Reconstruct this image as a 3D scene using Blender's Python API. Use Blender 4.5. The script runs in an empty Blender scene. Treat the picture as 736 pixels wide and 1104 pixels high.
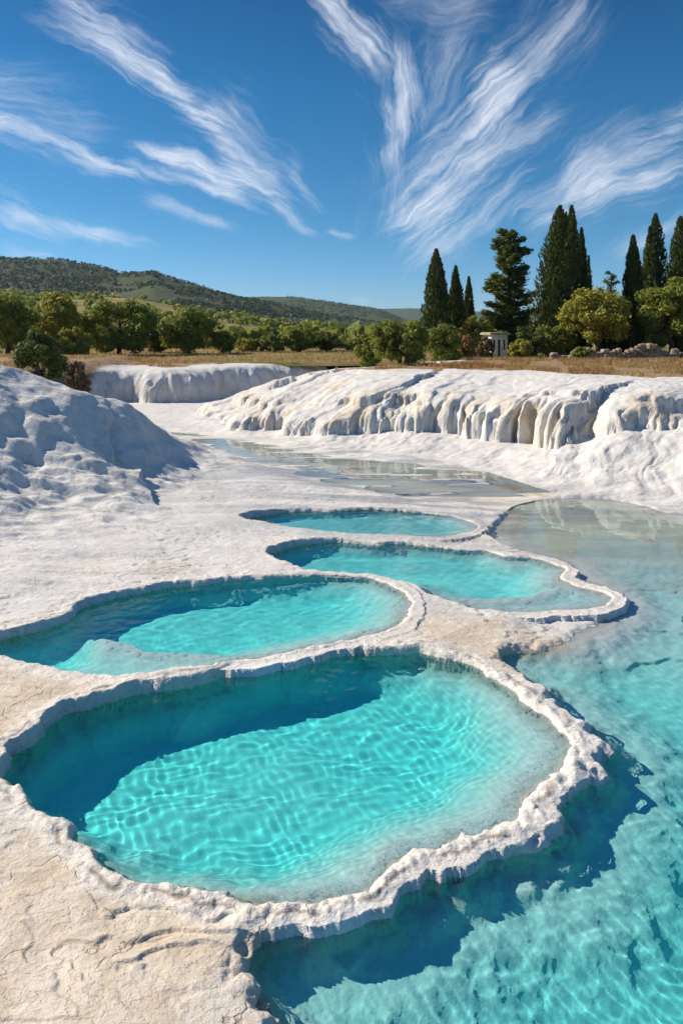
import bpy, math, random
import numpy as np

R = math.radians
scene = bpy.context.scene
COL = scene.collection
rng = np.random.default_rng(11)
random.seed(5)

# ------------------------------------------------------------------ camera facts
EYE, F, CX, YH = 4.0, 736.0, 368.0, 350.0      # eye height, focal length, principal point and horizon of the photograph


def P(px, py, z=0.0):
    """the ground point of height z seen at a photograph pixel"""
    y = (EYE - z) * F / (py - YH)
    return ((px - CX) * y / F, y)


def at(px, y):
    return (px - CX) * y / F


# ------------------------------------------------------------------ numpy noise
_perm = rng.permutation(4096).astype(np.int64)
_g2 = np.stack([np.cos(np.linspace(0, 2 * np.pi, 4096, False)), np.sin(np.linspace(0, 2 * np.pi, 4096, False))], 1).astype(np.float32)


def _h(ix, iy, seed):
    return _perm[(_perm[(ix + seed * 131) & 4095] + iy) & 4095]


def noise(x, y, seed=0):
    xi = np.floor(x).astype(np.int64); yi = np.floor(y).astype(np.int64)
    xf = (x - xi).astype(np.float32); yf = (y - yi).astype(np.float32)
    u = xf * xf * xf * (xf * (xf * 6 - 15) + 10); v = yf * yf * yf * (yf * (yf * 6 - 15) + 10)

    def g(ix, iy, dx, dy):
        k = _g2[_h(ix, iy, seed)]
        return k[..., 0] * dx + k[..., 1] * dy
    a = g(xi, yi, xf, yf); b = g(xi + 1, yi, xf - 1, yf)
    c = g(xi, yi + 1, xf, yf - 1); d = g(xi + 1, yi + 1, xf - 1, yf - 1)
    return ((a + (b - a) * u) * (1 - v) + (c + (d - c) * u) * v) * 1.5


def fbm(x, y, o=4, seed=0, gain=0.5):
    t = 0; a = 1.0; f = 1.0
    for k in range(o):
        t = t + a * noise(x * f + 17.3 * k, y * f - 9.1 * k, seed + k); a *= gain; f *= 2.03
    return t


def billow(x, y, o=3, seed=0):
    t = 0; a = 1.0; f = 1.0
    for k in range(o):
        t = t + a * np.abs(noise(x * f + 5.3 * k, y * f + 3.1 * k, seed + k)); a *= 0.5; f *= 2.1
    return t


def sst(a, b, x):
    t = np.clip((x - a) / (b - a), 0, 1)
    return t * t * (3 - 2 * t)


def lerp(a, b, t):
    return a + (b - a) * t


# ------------------------------------------------------------------ plan curves
def catmull(pts, n, closed=True):
    p = np.array(pts, float); m = len(p); out = []
    rngk = range(m) if closed else range(m - 1)
    for i in rngk:
        if closed:
            a, b, c, d = p[(i - 1) % m], p[i], p[(i + 1) % m], p[(i + 2) % m]
        else:
            a, b, c, d = p[max(i - 1, 0)], p[i], p[i + 1], p[min(i + 2, m - 1)]
        for t in np.linspace(0, 1, n, False):
            out.append(0.5 * ((2 * b) + (-a + c) * t + (2 * a - 5 * b + 4 * c - d) * t * t + (-a + 3 * b - 3 * c + d) * t ** 3))
    if not closed:
        out.append(p[-1])
    return np.array(out)


def seg_dist(poly, x, y, closed=True):
    """distance to a polyline, arc position of the nearest point, inside flag"""
    n = len(poly); best = np.full(x.shape, 1e9); arc = np.zeros(x.shape); ins = np.zeros(x.shape, bool)
    s = 0.0
    for i in range(n if closed else n - 1):
        ax, ay = poly[i]; bx, by = poly[(i + 1) % n]
        ex, ey = bx - ax, by - ay; L2 = ex * ex + ey * ey + 1e-12; L = math.sqrt(L2)
        t = np.clip(((x - ax) * ex + (y - ay) * ey) / L2, 0, 1)
        d = (x - ax - t * ex) ** 2 + (y - ay - t * ey) ** 2
        m = d < best
        best = np.where(m, d, best); arc = np.where(m, s + t * L, arc)
        if closed:
            c = ((ay > y) != (by > y))
            ins ^= c & (x < ex * (y - ay) / (ey if abs(ey) > 1e-12 else 1e-12) + ax)
        s += L
    return np.sqrt(best), arc, ins


def sdf(poly, x, y, margin=1.6):
    """inside positive; only evaluated near the curve"""
    lo = poly.min(0) - margin; hi = poly.max(0) + margin
    m = (x > lo[0]) & (x < hi[0]) & (y > lo[1]) & (y < hi[1])
    out = np.full(x.shape, -9.0)
    if m.any():
        d, _, ins = seg_dist(poly, x[m], y[m])
        out[m] = np.where(ins, d, -d)
    return out


def pool_curve(px, z, n=6):
    return catmull([P(a, b, z) for a, b in px], n)


Z1, Z2, Z3, Z4, Z5, ZR = 0.0, 0.075, 0.02, 0.06, 0.06, -0.06
C1 = pool_curve([(5, 840), (14, 818), (32, 806), (52, 786), (75, 771), (98, 764), (126, 756), (165, 746), (200, 742), (225, 737), (262, 722), (300, 716), (340, 711),
                 (372, 703), (412, 706), (450, 703), (478, 712), (505, 716), (528, 730), (552, 743), (566, 760), (588, 772), (606, 790), (611, 808), (603, 832), (580, 846), (566, 862),
                 (555, 880), (530, 896), (500, 903), (470, 916), (445, 920), (415, 938), (395, 957), (365, 966), (320, 971), (285, 976),
                 (255, 972), (225, 966), (195, 958), (165, 954), (140, 947), (115, 938), (105, 922), (84, 910), (74, 892), (55, 885), (36, 873), (26, 858), (12, 853)], Z1)
C2 = pool_curve([(-80, 706), (-30, 696), (10, 688), (50, 678), (72, 670), (84, 658), (112, 648), (150, 640), (180, 634), (214, 631), (238, 628), (262, 626), (300, 623),
                 (345, 620), (385, 622), (415, 629), (436, 640), (441, 655), (430, 674), (400, 684), (368, 692), (339, 698), (300, 706), (250, 714), (200, 722),
                 (150, 730), (90, 729), (40, 720), (5, 711), (-60, 712)], Z2)
C3 = pool_curve([(288, 602), (302, 594), (325, 588), (365, 585), (405, 588), (443, 587), (480, 592), (518, 594), (545, 600), (568, 601), (590, 606), (607, 614), (604, 624),
                 (622, 632), (648, 639), (660, 647), (640, 655), (605, 658), (568, 660), (518, 657), (488, 648), (460, 641), (448, 631), (420, 625), (396, 622),
                 (365, 620), (330, 617), (302, 609)], Z3)
C4 = pool_curve([(260, 563), (285, 556), (330, 551), (360, 552), (395, 550), (440, 552), (480, 556), (512, 565), (505, 574), (470, 579), (430, 577), (390, 576), (340, 573),
                 (300, 569)], Z4)
C5 = pool_curve([(172, 464), (240, 469), (300, 478), (360, 490), (440, 498), (500, 508), (545, 522), (600, 533), (670, 541), (640, 549), (560, 548), (500, 540), (450, 537), (380, 527),
                 (320, 517), (265, 499), (212, 482)], Z5)
CR = pool_curve([(320, 1260), (305, 1140), (290, 1090), (264, 1052), (270, 1028), (298, 1001), (330, 994), (368, 986), (408, 980), (432, 962), (452, 955), (484, 943), (505, 928), (538, 922),
                 (560, 918), (588, 911), (610, 893), (604, 868), (620, 850), (652, 838), (648, 820), (655, 806), (632, 785), (618, 774), (596, 762), (590, 745), (572, 738), (553, 725), (538, 708),
                 (568, 701), (600, 697), (622, 684), (646, 672), (668, 654), (660, 640), (622, 622), (610, 606), (575, 598), (545, 590), (530, 578), (540, 562), (560, 545), (600, 538), (650, 538), (690, 545),
                 (736, 555), (900, 566), (1100, 640), (1150, 900), (1100, 1500), (700, 1800), (400, 1700)], ZR, 5)

GROUND_PTS = [(100, 1050, .04), (0, 950, .05), (200, 1020, .025), (0, 870, .07), (-60, 800, .14), (30, 790, .13), (100, 742, .13), (0, 770, .14), (200, 730, .115), (450, 698, .085),
              (300, 714, .11), (0, 660, .17), (100, 620, .18), (250, 600, .14), (200, 660, .14), (400, 600, .08), (420, 545, .12), (200, 560, .19), (0, 620, .26), (300, 520, .20),
              (400, 510, .15), (470, 670, .075), (580, 690, -.04), (520, 700, .03), (530, 668, .05), (600, 604, -.03), (545, 580, .02), (640, 558, -.07), (736, 562, -.09),
              (736, 546, -.03), (560, 545, .0), (480, 530, .09), (600, 535, -.01), (270, 1060, -.01), (290, 1020, .0), (620, 800, .01), (450, 940, .01), (620, 670, -.05), (640, 645, -.03), (660, 520, .05),
              (360, 470, .16), (200, 450, .18), (100, 460, .25), (-200, 900, .14), (0, 1300, .04), (250, 1300, .0)]


def level5(y):
    return lerp(Z5, ZR - .03, sst(17.4, 15.6, y))


def base_ground(x, y):
    num = 0; den = 0
    for a, b, z in GROUND_PTS:
        gx, gy = P(a, b, z)
        w = 1.0 / (((x - gx) ** 2 + (y - gy) ** 2) / (0.15 * gy) ** 2 + 0.12) ** 2
        num = num + w * z; den = den + w
    return num / den


# ---- plateau edges
RB = [(1500, 700), (1100, 606), (900, 570), (736, 543), (640, 530), (560, 519), (500, 505), (440, 495), (360, 487), (300, 476), (250, 471), (207, 462), (196, 454)]
RBP = [P(a, b, 0.05) for a, b in RB] + [(-5.9, 31.0), (-3.6, 33.0), (-0.5, 36.0), (6.0, 52.0)]
RCURVE = catmull(RBP, 8, closed=False)
RPOLY = np.vstack([RCURVE, [[8, 90], [120, 90], [120, 8]]])
_, _ra, _ = seg_dist(RCURVE, np.array([P(a, b, .05)[0] for a, b in RB]), np.array([P(a, b, .05)[1] for a, b in RB]), False)
RS = _ra[::-1].copy()[::-1]
LB = [(-22, 24.5), (-14.5, 27.5), (-13.2, 31.2), (-10.8, 33.6), (-8.5, 33.2), (-6.0, 35.2), (-3.2, 37.6), (0, 40), (5, 44), (9, 60)]
LCURVE = catmull(LB, 8, closed=False)
LPOLY = np.vstack([LCURVE, [[9, 90], [-120, 90], [-120, 20]]])


def plateau_z(x, y):
    near = lerp(1.88, 2.2, sst(-7, 3, x))
    return lerp(near, 1.86, sst(33, 44, y)) + 0.05 * fbm(x * 0.2, y * 0.2, 3, 40)


def right_cliff(x, y, g):
    m = (y > 11) & (x > -9)
    out = g.copy(); soil = np.zeros_like(g); drip = np.zeros_like(g); dd = np.full_like(g, -9.)
    X, Y = x[m], y[m]; G = g[m]
    wx = X + 0.25 * fbm(X * 0.8, Y * 0.8, 3, 50); wy = Y + 0.25 * fbm(X * 0.8, Y * 0.8, 3, 60)
    dist, s, ins = seg_dist(RCURVE, wx, wy, False)
    _, _, ins = seg_dist(RPOLY, wx, wy)
    d = np.where(ins, dist, -dist)
    tab = [(0, 3, .9, 1.9, 1.5), (1, 3, .9, 1.9, 1.5), (2, 3.8, 1.2, 1.95, 1.5), (3, 4.2, 1.3, 2.0, 1.4), (4, 3.9, 1.15, 2.02, 1.2), (5, 2.7, .55, 2.05, .75), (6, 2.5, .42, 2.0, .7), (7, 1.9, .5, 1.85, 1.0),
           (8, 1.4, .38, 1.7, 1.1), (9, 1.1, .3, 1.5, 1.7), (10, .9, .28, 1.3, 2.0), (11, .8, .25, 1.1, 1.7), (12, .8, .25, 1.1, 1.7)]
    ss = RS[[t[0] for t in tab]]
    f = lambda k: np.interp(s, ss, [t[k] for t in tab])
    d0, za, zt, w = f(1), f(2), f(3), f(4)
    w = 1.45 * w * (1 + .8 * np.clip(noise(s * .45, s * 0 + 5.1, 78), -.3, 1))
    lobes = 0.95 * noise(s * 0.42, s * 0 + 3.3, 70) + 0.5 * noise(s * 1.1, s * 0 + 7.1, 71)
    fl = 0.12 * np.abs(noise(s * 2.2 + 0.4 * noise(X * 2, Y * 2, 74), d * 0.25, 72)) + 0.12 * np.abs(noise(s * 4.6, d * 0.5, 73)) + .045 * noise(s * 13., d * .6, 75)
    fl = fl * (.7 + .9 * sst(-.4, .5, noise(s * .7, s * 0 + 8.8, 79)))
    pits = sum(a * np.exp(-((s - RS[i_] - o_) / wd_) ** 2) for i_, o_, a, wd_ in ((6, -.7, .4, .14), (6, -.1, .75, .18), (6, .35, .5, .12), (7, .2, .4, .13), (5, .9, .3, .12), (8, .5, .3, .12)))
    zt = zt + .25 * noise(s * .55, s * 0 + 2.9, 85) - .16
    p = d - d0 - lobes - pits + fl * 1.5 * (1 - .75 * sst(0, 1.2, d - d0 - lobes))
    zp = plateau_z(X, Y)
    za = za * (1 + .35 * noise(s * .5, s * 0 + 6.1, 81))
    apron = G + np.maximum(za - G, 0.1) * sst(-0.1, 1, d / np.maximum(d0 + lobes, .4)) ** 1.0
    # layered apron ripples
    apron = apron + sst(0, .6, d) * (.03 * fbm(s * .7, d * .4, 3, 80) + .018 * fbm(s * 3.2, d * .5, 3, 87))
    top = zt + (zp - zt) * sst(0.2, 5.5, p)
    # a small second lip above the first curtain
    lip = 0.3 * sst(-.12, .12, p - 1.25 - 0.5 * noise(s * 0.8, s * 0 + 1.7, 76) + fl)
    top = top - 0.3 * (1 - sst(2.5, 5.5, p)) * sst(-.3, .6, noise(s * .35, s * 0 + 9.2, 77) + .35) + lip * (1 - sst(2.5, 5.5, p)) * sst(-.3, .6, noise(s * .35, s * 0 + 9.2, 77) + .35)
    t = np.clip((p + 0.05) / w, 0, 1)
    c = np.sqrt(np.clip(1 - (1 - t) ** 2, 0, 1))          # rounded brow, steep foot
    z = lerp(apron, np.maximum(top, apron + .05), c)
    z = z + 0.012 * fbm(X * 3, Y * 3, 3, 83) * sst(0, .5, d) + 0.035 * np.abs(noise(s * 5 + noise(X, Y, 86), d * .8, 84)) * sst(.2, 1, d) * (1 - sst(3, 6, p))
    z = np.where(d > -0.1, np.maximum(z, G), G)
    out[m] = z
    so = sst(-0.5, 0.5, p - 5.6 + .7 * fbm(X * .5, Y * .5, 3, 90)) * (d > 0)
    soil[m] = so
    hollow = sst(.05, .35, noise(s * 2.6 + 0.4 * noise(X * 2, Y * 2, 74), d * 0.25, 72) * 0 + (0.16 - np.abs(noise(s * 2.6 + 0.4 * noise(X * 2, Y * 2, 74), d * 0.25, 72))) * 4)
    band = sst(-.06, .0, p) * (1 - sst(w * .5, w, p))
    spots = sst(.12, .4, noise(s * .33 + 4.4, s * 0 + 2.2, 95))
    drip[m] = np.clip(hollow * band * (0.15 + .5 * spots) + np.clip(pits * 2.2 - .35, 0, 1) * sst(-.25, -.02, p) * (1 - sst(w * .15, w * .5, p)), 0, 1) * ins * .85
    cream = np.zeros_like(g); cream[m] = (sst(-.1, .05, p) * (1 - sst(w * .8, w * 1.6, p)) * (.35 + .5 * sst(-.3, .4, noise(s * 1.7, d * .3, 97))) + .45 * sst(3.5, 6, p) + .55 * sst(0, .5, d) * np.clip(fbm(s * 3.0, d * .45, 4, 98), 0, 1)) * ins
    dd[m] = d
    return out, soil, drip, dd, cream


def left_cliff(x, y, g):
    m = (y > 20) & (x < 12)
    out = g.copy(); soil = np.zeros_like(g); dd = np.full_like(g, -9.); drip = np.zeros_like(g)
    X, Y = x[m], y[m]; G = g[m]
    wx = X + 0.4 * fbm(X * 0.5, Y * 0.5, 3, 150); wy = Y + 0.4 * fbm(X * 0.5, Y * 0.5, 3, 160)
    dist, s, _ = seg_dist(LCURVE, wx, wy, False)
    _, _, ins = seg_dist(LPOLY, wx, wy)
    d = np.where(ins, dist, -dist)
    fl = 0.22 * np.abs(noise(s * 1.3, d * .3, 172)) + 0.12 * np.abs(noise(s * 3.2, d * .5, 173)) + .05 * noise(s * 7, d, 174)
    p = d + fl - .1
    t = np.clip(p / 1.5, 0, 1); c = np.sqrt(np.clip(1 - (1 - t) ** 2.2, 0, 1))
    zp = plateau_z(X, Y)
    z = lerp(G, zp - .15 + .15 * sst(1, 4, d), c)
    z = np.where(d > -0.1, np.maximum(z, G), G)
    bank = sst(-11.0, -13.2, X)                    # earth bank on the far left
    z = z + bank * 0.35 * sst(0, 2.5, d)
    out[m] = z
    soil[m] = np.maximum(sst(-.4, .4, d - 2.6 + .6 * fbm(X * .5, Y * .5, 3, 190)), bank * sst(-.2, .3, d))
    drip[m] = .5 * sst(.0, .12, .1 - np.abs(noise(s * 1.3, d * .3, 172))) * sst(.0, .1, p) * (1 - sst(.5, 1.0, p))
    dd[m] = d
    return out, soil, drip, dd


MR = np.array([(-22, 15.0), (-14, 16.5), (-8.65, 17.3), (-7.45, 17.7), (-6.66, 18.4), (-6.0, 18.75), (-5.0, 19.3), (-3.6, 19.9)])
MZ = np.array([4.6, 4.2, 2.72, 2.30, 1.92, 1.62, .75, .1])


def mound(x, y):
    """height of the left mound above the ground, and its mask"""
    wx = x + .35 * fbm(x * .6, y * .6, 3, 210); wy = y + .35 * fbm(x * .6, y * .6, 3, 220)
    d, s, _ = seg_dist(MR, wx, wy, False)
    L = np.concatenate([[0], np.cumsum(np.hypot(*np.diff(MR, axis=0).T))])
    hz = np.interp(s, L, MZ)
    front = (wy < np.interp(wx, MR[:, 0], MR[:, 1]))
    over = np.clip((wx + 6.0), 0, None)
    width = np.where(front, np.interp(s, L, [8.5, 8.5, 7.4, 6.4, 5.4, 4.4, 3.2, 2.0]), 5.0)
    t = np.clip(d / width, 0, 1)
    steep = np.exp(-(d / (0.42 * width)) ** 2.2)
    body = hz * (0.62 * steep + 0.38 * (1 - t) ** 2 * (1 + .6 * t))
    # blunt snout at the end
    mask = sst(0, .12, 1 - t)
    rough = sst(.15, .6, t) * (1 - sst(.85, 1, t))
    r = 0.11 * fbm(x * .45, y * 1.8, 5, 230, .5) + .05 * (billow(x * .6, y * 1.8, 3, 240) - .3)
    body = body + mask * (0.10 + rough * .9) * r * sst(0, .35, body)
    # long sloping ledges below the ridge
    n = fbm(x * .35, y * .9, 3, 250) * 2.2 + y * .5
    fr = n - np.floor(n)
    body = body + mask * rough * 0.05 * (sst(.0, .6, fr) - sst(.4, 1., fr) - .35)
    body = body + sst(0, .3, body) * (.018 * fbm(x * 3, y * 4, 4, 260) + .05 * np.abs(noise(x * .8, y * 2.4, 262)) * (1 - steep))
    return np.maximum(body, 0), mask


# ------------------------------------------------------------------ height of the whole terrace
def make_height(x, y):
    A = {}
    amp = 0.045
    wx = x + amp * fbm(x * 2.6, y * 2.6, 3, 1); wy = y + amp * fbm(x * 2.6, y * 2.6, 3, 5)
    g = base_ground(x, y)
    g = g + 0.018 * fbm(x * .7, y * .9, 3, 9)
    # thin broken crusts: stepped ledges
    n = fbm(x * .5, y * 1.0, 5, 12, .52) * 2.6
    fr = n - np.floor(n)
    led = (np.floor(n) + sst(.86, 1.0, fr) - n)
    A['ledge'] = sst(.86, .95, fr) * (1 - sst(.97, 1., fr))
    crust = lerp(.026, .018, sst(8.5, 13, y))
    g = g + crust * (led + .5) * (0.35 + .65 * sst(-.1, .3, noise(x * .6, y * .6, 18)))
    # streaky flow ridges across the flats behind the pools
    fl = sst(11.5, 15, y) * (1 - sst(26, 30, y))
    g = g + fl * (0.03 * fbm(x * .22, y * 2.4, 4, 21) + .035 * np.abs(noise(x * .3, y * 1.9, 26)) - .02)
    g = g + 0.0035 * fbm(x * 6, y * 8, 3, 28)
    md, mmask = mound(x, y)
    lm = sst(1.0, -2.5, x - (-2.0)) * sst(8.2, 10.5, y) * (1 - sst(16, 20, y))       # rough ground below the mound
    g = g + lm * (0.05 * fbm(x * .3, y * 1.7, 4, 31, .45) + .02 * (billow(x * .7, y * 3.0, 3, 33) - .35))
    g = np.maximum(g, np.where(mmask > 0, g + md, g))
    A['mound'] = sst(.05, .15, md)
    g, s1, d1, dr, A['cream'] = right_cliff(x, y, g)
    g, s2, d2, dl = left_cliff(x, y, g)
    A['soil'] = np.maximum(s1, s2); A['drip'] = np.maximum(d1, d2); A['rc'] = dr; A['lc'] = dl

    # ---------- pools
    S = {}
    pools = [('R', CR, ZR), ('1', C1, Z1), ('2', C2, Z2), ('3', C3, Z3), ('4', C4, Z4), ('5', C5, Z5)]
    for k, c, z in pools:
        # scalloped, lumpy outline
        S[k] = sdf(c, wx, wy)
    bill = billow(x * 3.6, y * 3.6, 4, 300)
    lump = .05 * (bill - .35)
    A['rim'] = np.zeros_like(x)
    # right pool
    s = S['R'] + lump * 1.3 + (.055 * noise(x * 3.3, y * 3.3, 306) + .04 * noise(x * 7.5, y * 7.5, 307)) * (1 - sst(9, 11, y))
    step = fbm(x * .7, y * .9, 3, 310)
    yy = y + .55 * step + .25 * fbm(x * 2, y * 2, 3, 315) - .12 * (x - 2.5)
    shallow = 0.05 + .07 * sst(13, 9.8, yy) + .05 * sst(10.15, 10.05, yy) + .05 * sst(9.1, 9.0, yy) + .06 * sst(8.3, 8.2, yy) + .42 * sst(8.0, 5.2, yy)
    near = sst(0, .10, s) * .12 + 0.20 * sst(.0, .35, s) + .32 * sst(.3 + .05 * step, 1.1 + .1 * step, s)
    ramp = sst(0, .9, s)
    k1 = sst(9.2, 8.2, y + .4 * (x - 1.8))                       # next to the near pool the bottom falls away at once
    dep = lerp(shallow * ramp, np.maximum(shallow, .30 * sst(7.6, 5.5, y) + .65) * near, k1)
    dep = dep + .008 * fbm(x * 2.5, y * 2.5, 3, 320) * sst(.1, .6, s)
    zin = ZR - np.maximum(dep, .012)
    t = sst(-.09, .05, s)
    gout = np.where(s > -.6, np.maximum(g, ZR + .03), g)
    g = np.where(s > -.5, lerp(gout, zin, t), g)
    A['flat'] = sst(.0, .4, s) * (1 - k1) * sst(9.3, 12.5, yy)
    # other pools: (steep side depth, extra, rim height, rim width)
    for k, c, z, D, rim in (('1', C1, Z1, .66, .015), ('2', C2, Z2, .55, .003), ('3', C3, Z3, .44, .006), ('4', C4, Z4, .34, .004), ('5', C5, Z5, .15, .0)):
        s = S[k] + lump * .45
        cx, cy = c.mean(0); half = (c.max(0) - c.min(0)) / 2
        q = np.clip(((x - cx) / half[0] * .8 - (y - cy) / half[1] * .6), -1, 1)       # -1: the steep side under the bank
        wide = half.min() * lerp(.22, .75, sst(-.5, .8, q))
        bowl = .35 * sst(0, .07, s) * (1 - .6 * sst(-.2, .6, q)) + sst(0, 1, s / wide) * (1 - .35 * (1 - .6 * sst(-.2, .6, q)))
        dep = D * np.clip(bowl, 0, 1.1) * (1 + .10 * fbm(x * .9, y * .9, 3, 330)) + .015 * fbm(x * 3, y * 3, 2, 340) * sst(.05, .3, s)
        if k == '2':        # pale shelf along the near side
            line = np.interp(x, [P(a, b, Z2)[0] for a, b in ((-60, 665), (84, 676), (130, 688), (165, 696), (225, 703), (300, 706), (500, 690))],
                             [P(a, b, Z2)[1] for a, b in ((-60, 665), (84, 676), (130, 688), (165, 696), (225, 703), (300, 706), (500, 690))])
            e = (line - y) + .08 * fbm(x * 2, y * 2, 3, 345)
            left = sst(P(70, 700, Z2)[0] - .1, P(105, 700, Z2)[0] + .1, x + .2 * (y - 8.3))
            shelf = (.11 + .12 * sst(.05, .6, e)) * sst(0, .15, s)
            dep = lerp(dep, np.minimum(dep, shelf), sst(-.12, .03, e) * left)
        if k == '3':        # and along the right end
            line = np.interp(x, [P(a, b, Z3)[0] for a, b in ((440, 640), (493, 644), (533, 643), (568, 640), (606, 630), (640, 622))],
                             [P(a, b, Z3)[1] for a, b in ((440, 640), (493, 644), (533, 643), (568, 640), (606, 630), (640, 622))])
            e = (line - y) + .08 * fbm(x * 2, y * 2, 3, 346)
            ridge = (.07 + .10 * sst(.05, .5, e)) * sst(0, .15, s)
            dep = lerp(dep, np.minimum(dep, ridge), sst(-.12, .03, e) * sst(P(450, 640, Z3)[0], P(520, 640, Z3)[0], x))
        zin = z - np.maximum(dep, .012)
        if k == '5':
            zin = level5(y) - .022 * sst(0, 1.0, s) - .02 * sst(.2, 1.2, s) * sst(-.1, .5, noise(x * .25, y * .5, 351)) + .042 * fbm(x * .28, y * 2.6, 4, 350) + .03 * np.clip(noise(x * .3, y * 1.3, 353) - .1, 0, 1)
            s = np.where(s > -.5, s, -9.)
        ring = np.exp(-((s + (.09 if k == '1' else .05)) / ((.075 + .03 * noise(x * 1.7, y * 1.7, 305)) if k == '1' else .045)) ** 2)
        far = sst(-.45, .1, q)
        rimtop = z + .012 + rim * far + (.034 if k == '1' else .010) * bill * (.3 + .7 * far)
        gout = np.where(s > -.22, np.maximum(g, z + .012), g) if k != '5' else g
        if rim > 0:
            gout = gout + ring * np.clip(rimtop - gout, 0 if k == '1' else 0, .2) * .9 + ring * lump * (.45 if k == '1' else .12)
            if k == '1': A['crest'] = np.exp(-((s + .115 + .035 * noise(x * 4, y * 4, 308)) / .016) ** 2) * sst(-.05, .35, noise(x * 2.2, y * 2.2, 309) + .15)
            A['rim'] = np.maximum(A['rim'], sst(-.26, -.16, s) * (1 - sst(.02, .06, s)) * (s < .06))
        t = sst(-.045, .03, s) if k != '5' else sst(-.45, .5, s)
        g = np.where(s > -.5, lerp(gout, zin, t), g)
    A['flat'] = np.maximum(A['flat'], .75 * sst(-.3, .5, S['5']))
    A['S'] = S
    for k in S:
        A['S' + k] = S[k]
    return g, A


# ------------------------------------------------------------------ meshes from numpy
def grid_faces(nr, nc):
    i = np.arange(nr * nc).reshape(nr, nc)
    return np.stack([i[:-1, :-1], i[:-1, 1:], i[1:, 1:], i[1:, :-1]], -1).reshape(-1, 4)


def mesh_from(name, verts, quads, mat=None, smooth=True, attrs=None, link=True):
    """ONE mesh object from arrays of vertices and quads (or triangles)"""
    used = np.unique(quads); remap = np.full(len(verts), -1, np.int64); remap[used] = np.arange(len(used))
    v = verts[used]; q = remap[quads]; k = q.shape[1]
    me = bpy.data.meshes.new(name)
    me.vertices.add(len(v)); me.vertices.foreach_set('co', v.astype(np.float32).ravel())
    me.loops.add(q.size); me.loops.foreach_set('vertex_index', q.astype(np.int32).ravel())
    me.polygons.add(len(q)); me.polygons.foreach_set('loop_start', np.arange(0, q.size, k, dtype=np.int32))
    try:
        me.polygons.foreach_set('loop_total', np.full(len(q), k, np.int32))
    except Exception:
        pass
    me.update(calc_edges=True); me.validate()
    me.polygons.foreach_set('use_smooth', np.full(len(me.polygons), smooth, bool))
    for n, a in (attrs or {}).items():
        at_ = me.attributes.new(n, 'FLOAT', 'POINT'); at_.data.foreach_set('value', a[used].astype(np.float32))
    if mat: me.materials.append(mat)
    o = bpy.data.objects.new(name, me)
    if link: COL.objects.link(o)
    return o


def tag(o, label=None, cat=None, group=None, kind=None):
    if label: o['label'] = label
    if cat: o['category'] = cat
    if group: o['group'] = group
    if kind: o['kind'] = kind
    return o


# ------------------------------------------------------------------ material helpers
def new_mat(name):
    m = bpy.data.materials.new(name); m.use_nodes = True
    nt = m.node_tree; nt.nodes.clear()
    return m, nt


class N:
    """terse node building"""
    def __init__(self, nt): self.nt = nt

    def __call__(self, kind, _in=None, **kw):
        n = self.nt.nodes.new(kind)
        for k, v in kw.items(): setattr(n, k, v)
        for k, v in (_in or {}).items(): self.set(n.inputs[k], v)
        return n

    def set(self, sock, v):
        if isinstance(v, bpy.types.NodeSocket): self.nt.links.new(v, sock)
        elif isinstance(v, bpy.types.Node): self.nt.links.new(v.outputs[0], sock)
        else: sock.default_value = v

    def math(self, op, a, b=0.0, c=0.0, clamp=False):
        n = self.nt.nodes.new('ShaderNodeMath'); n.operation = op; n.use_clamp = clamp
        self.set(n.inputs[0], a); self.set(n.inputs[1], b); self.set(n.inputs[2], c)
        return n.outputs[0]

    def mix(self, f, a, b, blend='MIX'):
        n = self.nt.nodes.new('ShaderNodeMix'); n.data_type = 'RGBA'; n.blend_type = blend
        self.set(n.inputs[0], f); self.set(n.inputs[6], a); self.set(n.inputs[7], b)
        return n.outputs[2]

    def noise(self, vec, scale, detail=4, rough=.55, dist=0., dim='3D'):
        n = self.nt.nodes.new('ShaderNodeTexNoise'); n.noise_dimensions = dim
        self.set(n.inputs['Vector'], vec); n.inputs['Scale'].default_value = scale; n.inputs['Detail'].default_value = detail
        n.inputs['Roughness'].default_value = rough; n.inputs['Distortion'].default_value = dist
        return n.outputs['Fac']

    def ramp(self, f, a, b, lo=0., hi=1.):
        n = self.nt.nodes.new('ShaderNodeMapRange'); n.interpolation_type = 'SMOOTHSTEP'
        self.set(n.inputs['Value'], f)
        for k, v in (('From Min', a), ('From Max', b), ('To Min', lo), ('To Max', hi)): self.set(n.inputs[k], v)
        return n.outputs[0]

    def attr(self, name):
        return self('ShaderNodeAttribute', attribute_name=name).outputs['Fac']


def rgb(r, g, b): return (r, g, b, 1.0)


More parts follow.
